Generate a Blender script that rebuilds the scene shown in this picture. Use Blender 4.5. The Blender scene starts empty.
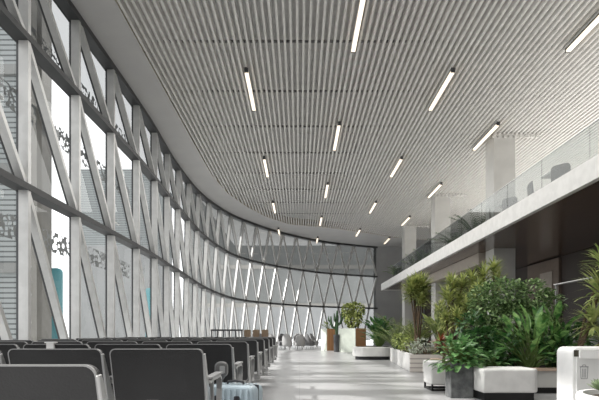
import bpy, bmesh, math, random
from mathutils import Vector, Matrix
random.seed(7)
PI = math.pi
scene = bpy.context.scene
col = scene.collection
FP = 480.0          # focal length in pixels of the 599 px wide frame
CAMH = 0.98
def at(px, py, Y):  # a point of the place read off the photograph at a known depth
    return Vector(((px-299.5)*Y/FP, Y, CAMH+(333-py)*Y/FP))

# ------------------------------------------------------------------ materials
def mat(name, color, rough=0.5, metal=0.0, spec=0.5, color2=None, nscale=5.0, bump=0.0, bscale=40.0, trans=0.0, emit=None, estr=0.0, ndetail=3.0):
    m = bpy.data.materials.new(name); m.use_nodes = True
    nt = m.node_tree; b = nt.nodes['Principled BSDF']
    b.inputs['Roughness'].default_value = rough
    b.inputs['Metallic'].default_value = metal
    b.inputs['Specular IOR Level'].default_value = spec
    b.inputs['Base Color'].default_value = (*color, 1)
    tc = nt.nodes.new('ShaderNodeTexCoord')
    if color2 is None: color2 = tuple(c*0.9 for c in color)
    n = nt.nodes.new('ShaderNodeTexNoise'); n.inputs['Scale'].default_value = nscale; n.inputs['Detail'].default_value = ndetail
    r = nt.nodes.new('ShaderNodeValToRGB')
    r.color_ramp.elements[0].position = 0.38; r.color_ramp.elements[1].position = 0.62
    r.color_ramp.elements[0].color = (*color2, 1); r.color_ramp.elements[1].color = (*color, 1)
    nt.links.new(tc.outputs['Object'], n.inputs['Vector']); nt.links.new(n.outputs['Fac'], r.inputs['Fac'])
    nt.links.new(r.outputs['Color'], b.inputs['Base Color'])
    if bump > 0:
        n2 = nt.nodes.new('ShaderNodeTexNoise'); n2.inputs['Scale'].default_value = bscale
        bp = nt.nodes.new('ShaderNodeBump'); bp.inputs['Strength'].default_value = bump; bp.inputs['Distance'].default_value = 0.02
        nt.links.new(tc.outputs['Object'], n2.inputs['Vector']); nt.links.new(n2.outputs['Fac'], bp.inputs['Height'])
        nt.links.new(bp.outputs['Normal'], b.inputs['Normal'])
    if emit:
        b.inputs['Emission Color'].default_value = (*emit, 1); b.inputs['Emission Strength'].default_value = estr
    if trans > 0:
        tr = nt.nodes.new('ShaderNodeBsdfTranslucent'); mx = nt.nodes.new('ShaderNodeMixShader'); mx.inputs[0].default_value = trans
        out = nt.nodes['Material Output']
        nt.links.new(r.outputs['Color'], tr.inputs['Color'])
        nt.links.new(b.outputs[0], mx.inputs[1]); nt.links.new(tr.outputs[0], mx.inputs[2]); nt.links.new(mx.outputs[0], out.inputs[0])
    return m

def glass(name, tint, refl=0.08, rough=0.02):
    m = bpy.data.materials.new(name); m.use_nodes = True
    nt = m.node_tree; nt.nodes.clear()
    out = nt.nodes.new('ShaderNodeOutputMaterial')
    t = nt.nodes.new('ShaderNodeBsdfTransparent'); t.inputs[0].default_value = (*tint, 1)
    g = nt.nodes.new('ShaderNodeBsdfGlossy'); g.inputs['Roughness'].default_value = rough
    g.inputs['Color'].default_value = (.9, .93, .95, 1)
    f = nt.nodes.new('ShaderNodeLayerWeight'); f.inputs['Blend'].default_value = .5
    pw = nt.nodes.new('ShaderNodeMath'); pw.operation = 'POWER'; pw.inputs[1].default_value = 5
    nt.links.new(f.outputs['Facing'], pw.inputs[0])
    mu = nt.nodes.new('ShaderNodeMath'); mu.operation = 'MULTIPLY_ADD'; mu.inputs[1].default_value = refl*.8; mu.inputs[2].default_value = .035
    mx = nt.nodes.new('ShaderNodeMixShader')
    nt.links.new(pw.outputs[0], mu.inputs[0]); nt.links.new(mu.outputs[0], mx.inputs[0])
    nt.links.new(t.outputs[0], mx.inputs[1]); nt.links.new(g.outputs[0], mx.inputs[2]); nt.links.new(mx.outputs[0], out.inputs[0])
    return m

def floor_mat():
    m = bpy.data.materials.new('polished_floor'); m.use_nodes = True
    nt = m.node_tree; b = nt.nodes['Principled BSDF']
    tc = nt.nodes.new('ShaderNodeTexCoord')
    n = nt.nodes.new('ShaderNodeTexNoise'); n.inputs['Scale'].default_value = 0.9; n.inputs['Detail'].default_value = 6
    r = nt.nodes.new('ShaderNodeValToRGB'); r.color_ramp.elements[0].color = (.27, .274, .278, 1); r.color_ramp.elements[1].color = (.38, .38, .385, 1)
    r.color_ramp.elements[0].position = .3; r.color_ramp.elements[1].position = .7
    br = nt.nodes.new('ShaderNodeTexBrick'); br.offset = 0; br.inputs['Scale'].default_value = 1
    br.inputs['Brick Width'].default_value = 1.5; br.inputs['Row Height'].default_value = 1.5; br.inputs['Mortar Size'].default_value = 0.006
    br.inputs['Mortar'].default_value = (.72, .72, .72, 1); br.inputs['Color1'].default_value = (1, 1, 1, 1); br.inputs['Color2'].default_value = (.97, .97, .97, 1)
    mx = nt.nodes.new('ShaderNodeMix'); mx.data_type = 'RGBA'; mx.blend_type = 'MULTIPLY'; mx.inputs[0].default_value = 1
    nt.links.new(tc.outputs['Object'], n.inputs['Vector']); nt.links.new(tc.outputs['Object'], br.inputs['Vector'])
    nt.links.new(n.outputs['Fac'], r.inputs['Fac'])
    nt.links.new(r.outputs['Color'], mx.inputs[6]); nt.links.new(br.outputs['Color'], mx.inputs[7]); nt.links.new(mx.outputs[2], b.inputs['Base Color'])
    b.inputs['Roughness'].default_value = 0.28; b.inputs['Specular IOR Level'].default_value = 0.45
    return m

def slat_mat(name, c1, c2, scale, axis, rough=.5):
    """stripes across one object axis: thin boards or louvres drawn on one surface"""
    m = bpy.data.materials.new(name); m.use_nodes = True
    nt = m.node_tree; b = nt.nodes['Principled BSDF']; b.inputs['Roughness'].default_value = rough
    tc = nt.nodes.new('ShaderNodeTexCoord'); w = nt.nodes.new('ShaderNodeTexWave'); w.bands_direction = axis
    w.inputs['Scale'].default_value = scale; w.inputs['Distortion'].default_value = 0.0
    r = nt.nodes.new('ShaderNodeValToRGB'); r.color_ramp.elements[0].color = (*c2, 1); r.color_ramp.elements[1].color = (*c1, 1)
    r.color_ramp.elements[0].position = .12; r.color_ramp.elements[1].position = .3
    nt.links.new(tc.outputs['Object'], w.inputs['Vector']); nt.links.new(w.outputs['Fac'], r.inputs['Fac']); nt.links.new(r.outputs['Color'], b.inputs['Base Color'])
    return m

def perforated_mat():
    m = bpy.data.materials.new('perforated_metal'); m.use_nodes = True
    nt = m.node_tree; b = nt.nodes['Principled BSDF']; b.inputs['Base Color'].default_value = (.30, .31, .31, 1); b.inputs['Roughness'].default_value = .5
    tc = nt.nodes.new('ShaderNodeTexCoord'); v = nt.nodes.new('ShaderNodeTexVoronoi'); v.inputs['Scale'].default_value = 8.5
    mt = nt.nodes.new('ShaderNodeMath'); mt.operation = 'LESS_THAN'; mt.inputs[1].default_value = .50
    t = nt.nodes.new('ShaderNodeBsdfTransparent'); mx = nt.nodes.new('ShaderNodeMixShader'); out = nt.nodes['Material Output']
    nt.links.new(tc.outputs['Object'], v.inputs['Vector']); nt.links.new(v.outputs['Distance'], mt.inputs[0]); nt.links.new(mt.outputs[0], mx.inputs[0])
    nt.links.new(b.outputs[0], mx.inputs[1]); nt.links.new(t.outputs[0], mx.inputs[2]); nt.links.new(mx.outputs[0], out.inputs[0])
    return m

M = {}
M['floor'] = floor_mat()
M['soffit'] = mat('grey_soffit', (.50, .495, .485), .8, nscale=1.2, color2=(.47, .465, .46))
M['ceil_up'] = mat('ceiling_void', (.78, .775, .765), .9)
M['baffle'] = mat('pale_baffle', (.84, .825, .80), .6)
M['baffle_under_dimmed'] = mat('baffle_underside_dimmed', (.64, .63, .605), .6)  # baffle colour dimmed to offset the stronger light on the undersides
M['edge'] = mat('warm_edge', (.62, .57, .49), .5)
M['silver'] = mat('silver_paint', (.56, .56, .555), .38, metal=.25)
M['darkmetal'] = mat('dark_metal', (.065, .067, .07), .42, metal=.3)
M['transom'] = mat('transom_grey', (.045, .046, .048), .6)
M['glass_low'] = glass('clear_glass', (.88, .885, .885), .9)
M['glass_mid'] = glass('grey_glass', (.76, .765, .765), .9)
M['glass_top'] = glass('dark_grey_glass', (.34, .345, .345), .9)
M['balglass'] = glass('balustrade_glass', (.74, .755, .75), .8)
M['perf'] = perforated_mat()
M['white'] = mat('white_render', (.68, .675, .66), .6, bump=.05)
M['whitewall'] = mat('white_wall', (.70, .695, .68), .7)
M['greywall'] = mat('grey_wall', (.33, .333, .335), .7, nscale=1)
M['column'] = mat('column_paint', (.54, .535, .515), .6, nscale=2)
M['brown'] = mat('brown_panel', (.10, .065, .048), .22, spec=.8, nscale=1.5, color2=(.08, .05, .036))
M['brownwall'] = mat('dark_brown_wall', (.045, .033, .028), .5, nscale=1.5)
M['beam'] = mat('beige_beam', (.42, .37, .32), .5)
M['beam_dark'] = mat('brown_frame', (.20, .155, .125), .5)
M['black'] = mat('black_paint', (.012, .012, .013), .5)
M['leather'] = mat('black_leather', (.03, .03, .031), .42, bump=.15, bscale=120, spec=.4)
M['chrome'] = mat('brushed_metal', (.52, .52, .52), .3, metal=.75)
M['post'] = mat('post_grey', (.16, .16, .16), .35, metal=.4)
M['rail_grey'] = mat('rail_grey', (.30, .30, .30), .6)
M['piping'] = mat('grey_piping', (.38, .38, .38), .4, metal=.2)
M['case'] = mat('pale_blue_shell', (.40, .48, .53), .35, nscale=4, color2=(.34, .42, .47))
M['plastic'] = mat('dark_plastic', (.03, .03, .035), .4)
M['concrete'] = mat('dark_concrete', (.13, .135, .135), .8, nscale=7, color2=(.07, .073, .075), bump=.3, bscale=30)
M['soil'] = mat('soil', (.05, .035, .022), .95, nscale=20, color2=(.02, .014, .01), bump=.6, bscale=50)
M['wood'] = slat_mat('wood_slats', (.42, .22, .10), (.12, .06, .03), 3.2, 'X')
M['woodcap'] = mat('pale_wood', (.50, .38, .30), .5, nscale=8, color2=(.42, .31, .24))
M['palewood'] = slat_mat('grey_boards', (.62, .58, .54), (.36, .33, .31), 2.8, 'Z')
M['greenwhite'] = mat('grey_green_panel', (.56, .60, .53), .4)
M['trunk'] = mat('bark', (.16, .11, .07), .9, nscale=30, color2=(.08, .055, .035), bump=.5)
M['stem'] = mat('green_stem', (.10, .16, .04), .6)
M['tube'] = mat('warm_tube', (1, .9, .78), .4, emit=(1.0, .86, .68), estr=1.25)
def leafm(name, c, c2, ns=7.0, rough=.42, tr=.25): return mat(name, c, rough, color2=c2, nscale=ns, trans=tr, spec=.45)
M['lf_ficus'] = leafm('ficus_leaf', (.36, .50, .22), (.03, .085, .025), 22)
M['lf_deep'] = leafm('deep_green_leaf', (.07, .18, .05), (.012, .045, .014), 14)
M['lf_bright'] = leafm('bright_leaf', (.24, .44, .17), (.03, .12, .03), 14, .3)
M['lf_strel'] = leafm('banana_leaf', (.30, .50, .17), (.05, .17, .04), 9, .3)
M['lf_drac'] = leafm('dracaena_leaf', (.56, .60, .22), (.15, .21, .06), 8)
M['lf_palm'] = leafm('palm_leaf', (.56, .60, .25), (.20, .28, .08), 8)
M['lf_olive'] = leafm('olive_leaf', (.34, .40, .14), (.12, .17, .05), 8)
M['lf_lime'] = leafm('lime_bush', (.40, .47, .14), (.17, .22, .06), 14)
M['lf_silver'] = leafm('silver_bush', (.50, .54, .46), (.22, .26, .18), 14)
M['lf_red'] = leafm('red_leaf', (.35, .10, .05), (.14, .05, .02), 8)
M['lf_cactus'] = mat('cactus_skin', (.035, .085, .03), .6, color2=(.015, .04, .015), nscale=12)
M['lf_succ'] = leafm('succulent_leaf', (.42, .50, .34), (.22, .30, .16), 12)
M['lounge'] = mat('pale_fabric', (.34, .34, .34), .85, nscale=20, bump=.2)
M['lounge_d'] = mat('grey_fabric', (.15, .15, .155), .85, nscale=20, bump=.2)
M['upchair'] = mat('grey_shell', (.23, .22, .21), .6)
M['brownseat'] = mat('brown_leather', (.16, .11, .07), .5)
M['teal'] = mat('teal_panel', (.10, .34, .39), .4, nscale=.7, color2=(.20, .44, .48))
M['tarmac'] = mat('pale_paving', (.55, .56, .56), .8, nscale=.6)
M['louvre'] = slat_mat('louvre_cladding', (.26, .28, .28), (.07, .078, .08), 2.0, 'Z')
M['facade'] = mat('pale_facade', (.20, .205, .20), .6, nscale=.4, color2=(.17, .175, .17))
M['facade_light'] = mat('light_facade', (.26, .265, .265), .6, nscale=.4)
M['outcol'] = mat('beige_steel', (.28, .27, .25), .6)
M['icon'] = mat('icon_grey', (.30, .30, .31), .6)
M['flap'] = mat('bin_white', (.80, .80, .79), .35)
M['flap2'] = mat('bin_panel', (.70, .70, .69), .35)
M['hole'] = mat('bin_opening', (.05, .045, .03), .8)
M['screen'] = slat_mat('warm_slats', (.50, .36, .20), (.08, .05, .03), 4.5, 'Y')
M['steel'] = mat('stainless', (.34, .34, .345), .3, metal=.6)

# ------------------------------------------------------------------ mesh builder
class MB:
    def __init__(s): s.v = []; s.f = []; s.m = []
    def add(s, vs, fs, mi=0):
        o = len(s.v); s.v += [tuple(v) for v in vs]; s.f += [tuple(i+o for i in f) for f in fs]; s.m += [mi]*len(fs); return s
    def box(s, x0, x1, y0, y1, z0, z1, mi=0, mx=None):
        vs = [Vector(p) for p in ((x0,y0,z0),(x1,y0,z0),(x1,y1,z0),(x0,y1,z0),(x0,y0,z1),(x1,y0,z1),(x1,y1,z1),(x0,y1,z1))]
        if mx: vs = [mx @ v for v in vs]
        return s.add(vs, [(0,3,2,1),(4,5,6,7),(0,1,5,4),(1,2,6,5),(2,3,7,6),(3,0,4,7)], mi)
    def bar(s, a, b, n, n0, n1, w, mi=0):
        """bar from a to b; n is the depth direction (from n0 to n1), w the width across"""
        a = Vector(a); b = Vector(b); d = (b-a).normalized(); side = d.cross(n).normalized()*w/2
        vs = []
        for p in (a, b):
            for (k, t) in ((-1, n0), (1, n0), (1, n1), (-1, n1)): vs.append(p+side*k+n*t)
        return s.add(vs, [(0,1,2,3),(7,6,5,4),(0,4,5,1),(1,5,6,2),(2,6,7,3),(3,7,4,0)], mi)
    def tube(s, pts, r, seg=8, mi=0, caps=True):
        pts = [Vector(p) for p in pts]; n = len(pts); rs = r if isinstance(r, (list, tuple)) else [r]*n
        o = len(s.v); up = None
        for i, p in enumerate(pts):
            d = (pts[min(i+1, n-1)]-pts[max(i-1, 0)]).normalized()
            if up is None: up = Vector((0,0,1)) if abs(d.z) < .9 else Vector((1,0,0))
            x = d.cross(up).normalized(); y = x.cross(d).normalized(); up = y
            for k in range(seg):
                a = 2*PI*k/seg; s.v.append(tuple(p+x*math.cos(a)*rs[i]+y*math.sin(a)*rs[i]))
        for i in range(n-1):
            for k in range(seg):
                k2 = (k+1) % seg; s.f.append((o+i*seg+k, o+i*seg+k2, o+(i+1)*seg+k2, o+(i+1)*seg+k)); s.m.append(mi)
        if caps:
            s.f.append(tuple(o+k for k in range(seg))[::-1]); s.m.append(mi)
            s.f.append(tuple(o+(n-1)*seg+k for k in range(seg))); s.m.append(mi)
        return s
    def lathe(s, prof, cx, cy, seg=24, mi=0, sx=1, sy=1):
        o = len(s.v)
        for (r, z) in prof:
            for k in range(seg):
                a = 2*PI*k/seg; s.v.append((cx+r*sx*math.cos(a), cy+r*sy*math.sin(a), z))
        for i in range(len(prof)-1):
            for k in range(seg):
                k2 = (k+1) % seg; s.f.append((o+i*seg+k, o+i*seg+k2, o+(i+1)*seg+k2, o+(i+1)*seg+k)); s.m.append(mi)
        s.f.append(tuple(o+k for k in range(seg))[::-1]); s.m.append(mi)
        s.f.append(tuple(o+(len(prof)-1)*seg+k for k in range(seg))); s.m.append(mi)
        return s
    def prism(s, poly, fn, d0, d1, mi=0):
        """poly: list of (a,b); fn(a,b,d) -> point"""
        n = len(poly); vs = [fn(a, b, d0) for a, b in poly]+[fn(a, b, d1) for a, b in poly]
        fs = [tuple(range(n))[::-1], tuple(range(n, 2*n))]+[(i, (i+1) % n, n+(i+1) % n, n+i) for i in range(n)]
        return s.add(vs, fs, mi)
    def build(s, name, mats, parent=None, smooth=False, bevel=0, loc=None, rz=0):
        me = bpy.data.meshes.new(name); me.from_pydata(s.v, [], s.f)
        if not isinstance(mats, (list, tuple)): mats = [mats]
        for m in mats: me.materials.append(m)
        me.polygons.foreach_set('material_index', s.m)
        bm = bmesh.new(); bm.from_mesh(me)
        if len(s.f) < 20000 and not getattr(s, 'leafy', False): bmesh.ops.recalc_face_normals(bm, faces=bm.faces)
        bm.to_mesh(me); bm.free()
        me.update()
        if smooth: me.polygons.foreach_set('use_smooth', [True]*len(me.polygons))
        o = bpy.data.objects.new(name, me); col.objects.link(o)
        if parent: o.parent = parent
        if loc: o.location = loc
        if rz: o.rotation_euler.z = rz
        if bevel:
            b = o.modifiers.new('bevel', 'BEVEL'); b.width = bevel; b.segments = 3; b.limit_method = 'ANGLE'
        return o
def rrect(w0, w1, h0, h1, r, n=5, corners=(1,1,1,1)):
    pts = []
    for (cx, cy, a0, on) in ((w1-r, h1-r, 0, corners[0]), (w0+r, h1-r, 90, corners[1]), (w0+r, h0+r, 180, corners[2]), (w1-r, h0+r, 270, corners[3])):
        if on:
            for k in range(n+1):
                a = math.radians(a0+90*k/n); pts.append((cx+r*math.cos(a), cy+r*math.sin(a)))
        else:
            pts.append({0: (w1, h1), 90: (w0, h1), 180: (w0, h0), 270: (w1, h0)}[a0])
    return pts
XZ = lambda a, b, d: (a, d, b)
YZ = lambda a, b, d: (d, a, b)
XY = lambda a, b, d: (a, b, d)
def tag(o, label=None, cat=None, group=None, kind=None):
    if label: o['label'] = label
    if cat: o['category'] = cat
    if group: o['group'] = group
    if kind: o['kind'] = kind
    return o
def empty(name, loc=(0,0,0), label=None, cat=None, group=None, rz=0, kind=None):
    o = bpy.data.objects.new(name, None); col.objects.link(o); o.location = loc; o.rotation_euler.z = rz; o.empty_display_size = .2
    return tag(o, label, cat, group, kind)
def copy_tree(o, parent=None):
    c = o.copy(); col.objects.link(c)
    if parent: c.parent = parent
    for ch in [x for x in o.children]: copy_tree(ch, c)
    return c

# ------------------------------------------------------------------ curved glass wall
CTRL = [(-4.72, 0), (-4.72, 2), (-4.72, 6), (-4.72, 10), (-4.74, 14.6), (-4.90, 18.4), (-4.8, 22.3), (-4.28, 25.3), (-3.45, 27.7), (-1.58, 31.0), (.95, 33.9), (3.2, 35.5), (5.9, 36.8), (8.6, 37.8)]
def spline(P, per=24):
    out = []
    for i in range(1, len(P)-2):
        p0, p1, p2, p3 = [Vector((*p, 0)) for p in P[i-1:i+3]]
        for k in range(per):
            t = k/per
            out.append(.5*((2*p1)+(-p0+p2)*t+(2*p0-5*p1+4*p2-p3)*t*t+(-p0+3*p1-3*p2+p3)*t**3))
    out.append(Vector((*P[-2], 0))); return out
PATH = spline(CTRL)
CUM = [0]
for a, b in zip(PATH, PATH[1:]): CUM.append(CUM[-1]+(b-a).length)
LEN = CUM[-1]
def wp(s):
    s = max(0, min(LEN, s))
    import bisect
    i = min(len(PATH)-2, max(0, bisect.bisect_right(CUM, s)-1))
    t = (s-CUM[i])/(CUM[i+1]-CUM[i]); p = PATH[i].lerp(PATH[i+1], t); d = (PATH[i+1]-PATH[i]).normalized()
    return p, d, Vector((d.y, -d.x, 0))       # n points into the hall
def sm(a, b, x):
    t = max(0, min(1, (x-a)/(b-a))); return t*t*(3-2*t)
TOP = CAMH+6.6
def levels(y):
    k = sm(18, 29, y)
    return [0.0, CAMH+6.6*(.372*(1-k)+.285*k), CAMH+6.6*(.753*(1-k)+.652*k), TOP]
def pt(s, lev, off=0):
    p, d, n = wp(s); z = levels(p.y)[lev]; return Vector((p.x, p.y, z))+n*off
wall = MB()
wallT = tag(MB().box(-4.84, -4.62, 2, 2.2, 0, TOP).build('wall_left', M['darkmetal']), kind='structure')
s0 = 8.10-2.0
nodes = []; s = s0
s -= 1.86*2
while s < LEN+.2:
    nodes.append(s); y = wp(s)[0].y
    s += 1.86-.50*sm(13, 25, y)
def lean(y): return sm(15, 32, y)
def node(i, lev):
    sm_ = nodes[i]; y = wp(sm_)[0].y
    pitch = (nodes[i+1]-nodes[i]) if i+1 < len(nodes) else nodes[i]-nodes[i-1]
    return sm_+(lev-2)*.5*lean(y)*pitch
for i in range(len(nodes)):
    mb = MB()
    for lev in range(3):
        sa, sb = node(i, lev), node(i, lev+1)
        if min(sa, sb) > LEN-.05: continue
        sa, sb = min(sa, LEN), min(sb, LEN)
        a, b = pt(sa, lev), pt(sb, lev+1); n = (wp(sa)[2]+wp(sb)[2]).normalized()
        q_ = sm(22, 31, a.y); mb.bar(a, b, n, .0, .165-.08*q_, .085+.045*q_, 0); mb.bar(a, b, n, -.05, .0, .05, 1)
    if mb.v: mb.build('mullion', [M['silver'], M['darkmetal']], wallT)
nb = 0
for i in range(len(nodes)-1):
    for lev in range(3):
        sa, sb = node(i, lev+1), node(i+1, lev)
        if min(sa, sb) > LEN-.05: continue
        sa, sb = min(sa, LEN), min(sb, LEN)
        a, b = pt(sa, lev+1), pt(sb, lev); n = (wp(sa)[2]+wp(sb)[2]).normalized()
        q_ = sm(22, 31, a.y); MB().bar(a, b, n, .01, .14-.07*q_, .08+.045*q_, 0).bar(a, b, n, -.04, .01, .04, 1).build('brace', [M['silver'], M['darkmetal']], wallT); nb += 1
NS = 150
for lev, (h0, h1, mname) in {1: (-.055, .055, 'transom'), 2: (-.055, .055, 'transom'), 3: (-.13, .0, 'darkmetal')}.items():
    mb = MB(); vs = []; fs = []
    for k in range(NS+1):
        sk = LEN*k/NS
        for (o_, dz) in ((-.08, h0), (.18, h0), (.18, h1), (-.08, h1)):
            v = pt(sk, lev, o_); v.z += dz; vs.append(v)
    for k in range(NS):
        for q in range(4): fs.append((k*4+q, k*4+(q+1) % 4, (k+1)*4+(q+1) % 4, (k+1)*4+q))
    mb.add(vs, fs).build('transom', M[mname], wallT)
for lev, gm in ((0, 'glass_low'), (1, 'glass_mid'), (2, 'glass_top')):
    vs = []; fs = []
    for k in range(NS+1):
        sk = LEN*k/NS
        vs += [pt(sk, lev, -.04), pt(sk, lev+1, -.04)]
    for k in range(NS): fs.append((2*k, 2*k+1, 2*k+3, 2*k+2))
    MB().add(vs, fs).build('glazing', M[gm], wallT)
# perforated sun shades hung outside just below each transom
for lev in (1, 2, 3):
    vs = []; fs = []
    for k in range(NS//2+1):
        sk = LEN*.36*k/(NS//2)
        a = pt(sk, lev, -.9); a.z -= .15; b = pt(sk, lev, -.9); b.z -= .62; vs += [a, b]
    for k in range(NS//2): fs.append((2*k, 2*k+1, 2*k+3, 2*k+2))
    MB().add(vs, fs).build('sun_shade', M['perf'], wallT)

# ------------------------------------------------------------------ floor, ceiling
tag(MB().box(-4.72, 14, -3, 38.5, -.2, 0).build('floor', M['floor']), kind='structure')
FIELD = [(-3.66, -3), (-3.66, 9.5), (-3.68, 17.8), (-3.66, 20.2), (-3.42, 22.6), (-2.83, 24.9), (-1.9, 27.3), (-.58, 29.2), (2.2, 30.3), (4.2, 31.6), (6.5, 33.2), (14, 36.0)]
def yend(x):
    if x <= FIELD[1][0]: return 17.8
    pts = [p for p in FIELD[2:]]
    if x < pts[0][0]+.02: return 19.8
    for a, b in zip(pts[1:], pts[2:]):
        if a[0] <= x <= b[0]: return a[1]+(b[1]-a[1])*(x-a[0])/(b[0]-a[0])
    return 19.5
ceil = MB()
ceil.box(-5.2, 14, -3, 38.5, TOP+.42, TOP+.5)
ceiling = tag(ceil.build('ceiling', M['ceil_up']), kind='structure')
# plain border between the glass wall and the slatted field
def resample(P, n):
    P = [Vector((*p, 0)) for p in P]; c = [0]
    for a, b in zip(P, P[1:]): c.append(c[-1]+(b-a).length)
    out = []
    for k in range(n+1):
        s = c[-1]*k/n; i = 0
        while i < len(P)-2 and c[i+1] < s: i += 1
        out.append(P[i].lerp(P[i+1], (s-c[i])/(c[i+1]-c[i])))
    return out
outer = [(-4.9, -3)]+[(p.x-.25*0, p.y) for p in PATH]+[(14, 38.4)]
outer = resample([(x, y) for x, y in outer], 120)
# match the field edge by nearest progress along y / angle
fe = resample(FIELD, 120)
vs = []; fs = []
for k in range(121):
    o_, f_ = outer[k], fe[k]
    vs += [(o_.x, o_.y, TOP), (f_.x, f_.y, TOP), (f_.x, f_.y, TOP+.42)]
for k in range(120):
    fs += [(3*k, 3*k+1, 3*k+4, 3*k+3)]
bs = MB().add(vs, fs, 0); bs.add([(v[0], v[1], v[2]) for v in vs], [(3*k+1, 3*k+2, 3*k+5, 3*k+4) for k in range(120)], 1)
bs.build('border_soffit', [M['soffit'], M['edge']], ceiling)
sl = MB(); x = -3.60; JP = 2.3
while x < 13.9:
    ye = yend(x)-.03; y = -2.6
    while y < ye-.1:
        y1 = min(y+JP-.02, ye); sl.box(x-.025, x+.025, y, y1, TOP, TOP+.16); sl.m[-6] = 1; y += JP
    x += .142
sl.build('slat_panel', [M['baffle'], M['baffle_under_dimmed']], ceiling)
cr = MB(); y = -2.6
while y < 31: cr.box(-3.6, 13.9, y-.03, y+.01, TOP+.17, TOP+.22); y += JP
cr.build('cross_rail', M['rail_grey'], ceiling)

# ceiling tube lights
ROWN = {-1.1: 'leftmost row, nearest the glass wall', 1.03: 'second row from the glass wall', 3.17: 'third row from the glass wall', 5.17: 'row in front of the white columns'}
ORD = ['nearest', 'second', 'third', 'fourth', 'farthest']
lp = empty('ceiling_light', (0, 0, 0))
MB().box(-.045, .045, 0, 2.04, -.135, -.085).build('diffuser', M['tube'], lp)
MB().box(-.05, .05, -.04, 0, -.14, -.03).box(-.05, .05, 2.04, 2.08, -.14, -.03).box(-.035, .035, 0, 2.04, -.085, -.03).build('housing', M['darkmetal'], lp)
for hy in (.2, 1.8): MB().box(-.01, .01, hy, hy+.02, -.04, .02).build('hanger', M['darkmetal'], lp)
first = True
for X, ys in ((-1.1, (9.93, 14.9, 19.9, 25.0)), (3.17, (9.93, 14.9, 19.9, 25.1)), (1.03, (7.5, 12.46, 17.45, 22.4, 27.3)), (5.17, (7.5, 12.46, 17.45, 22.4, 27.4))):
    for k, yy in enumerate(ys):
        o = lp if first else copy_tree(lp); first = False
        o.location = (X*1.2, yy*1.2, TOP)
        if X == 5.17: o.location.x = 6.2-.02
        w = ORD[k] if k < len(ys)-1 else 'farthest'
        tag(o, f'{w} glowing ceiling tube light in the {ROWN[X]}', 'ceiling light', 'tube lights under the slatted ceiling')

# ------------------------------------------------------------------ right side: balcony, columns, walls
SB, ST = CAMH+2.78, CAMH+3.20     # underside and top of the balcony slab
BX = 5.34; BE = 31.4
bal = empty('balcony', (BX, 0, SB), 'long white-edged balcony with a brown underside and glass balustrade', 'balcony')
def bp(mb, n, m, **k):
    o = mb.build(n, m, bal, **k); o.location = -bal.location; return o
bp(MB().box(BX+.12, 13.8, -2, BE-.1, SB+.04, ST-.02), 'slab', M['brown'])
bp(MB().box(BX, BX+.12, -2, BE, SB, ST).box(BX+.12, 13.8, BE-.1, BE, SB, ST).box(BX+.12, 13.8, -2, BE-.1, ST-.02, ST), 'fascia', M['white'])
y = -1.9
while y < BE-.3:
    y1 = min(y+2.0, BE-.15); bp(MB().box(6.10, 6.125, y+.015, y1-.015, ST, ST+1.16), 'glass_panel', M['balglass']); y += 2.0
bp(MB().box(6.095, 6.13, -1.9, BE-.15, ST+1.16, ST+1.175), 'top_rail', M['chrome'])
for k, (yc, lab) in enumerate(((16.0, 'nearest and widest white square column through the balcony'), (22.9, 'middle white square column through the balcony'), (29.6, 'farthest white square column near the balcony end'))):
    c = empty('column', (6.84, yc+.36, 0), lab, 'column', 'white columns through the balcony')
    MB().box(-.36, .36, -.36, .36, 0, TOP+.04).build('shaft', M['column'], c, bevel=.01)
    mb = MB()
    for q in range(9): mb.box(-.36+q*.18-.06, -.36+q*.18+.06, -.42, -.36, TOP-.10, TOP+.02)
    mb.box(-.42, 1.14, -.40, -.30, TOP-.03, TOP+.05)
    mb.build('comb_collar', M['baffle_under_dimmed'], c)
bm_ = MB()
bm_.box(6.27, 6.6, 16.8, 29.5, SB-.38, SB+.03)
tag(bm_.build('edge_beam', M['beam']), 'beige beam under the balcony between the columns', 'beam')
tag(MB().box(5.7, 13.9, 36.9, 37.1, 0, TOP+.4).build('wall_back', M['greywall']), kind='structure')
tag(MB().box(13.8, 14, -3, 37, 0, TOP+.4).build('wall_right', M['whitewall']), kind='structure')
tag(MB().box(-4.72, 14, -3.2, -3.0, 0, TOP+.4).build('wall_front', M['whitewall']), kind='structure')
# dark room under the balcony
tag(MB().box(9.6, 9.8, 3, 36.8, 0, SB+.03).build('wall_under_balcony', M['brownwall']), kind='structure')
pd = MB().box(9.50, 9.6, 17.6, 20.0, 0, 3.75, 0).box(9.46, 9.5, 18.0, 18.9, 0, 3.3, 1)
tag(pd.build('door_1', [M['beam_dark'], M['beam']]), kind='structure')
# raised terrace with railing at the right
ter = empty('raised_terrace', (5.6, 8, 0), 'grey raised platform with a metal handrail behind the palms', 'terrace')
def tp(mb, n, m): o = mb.build(n, m, ter); o.location = -ter.location; return o
tp(MB().box(5.55, 9.4, 5.2, 11.0, 0, 1.0), 'base_block', M['greywall'])
tp(MB().tube([(5.62, 5.3, 2.04), (5.62, 10.6, 2.04)], .02).box(5.60, 5.64, 5.3, 10.6, 1.12, 1.15), 'handrail', M['steel'])
for yy in (5.4, 6.6, 7.8, 9.0, 10.5): tp(MB().box(5.60, 5.64, yy-.02, yy+.02, 1.0, 2.04), 'post', M['steel'])
tp(MB().box(7.2, 7.3, 8.0, 10.9, 1.0, 2.3), 'slat_screen', M['screen'])

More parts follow.
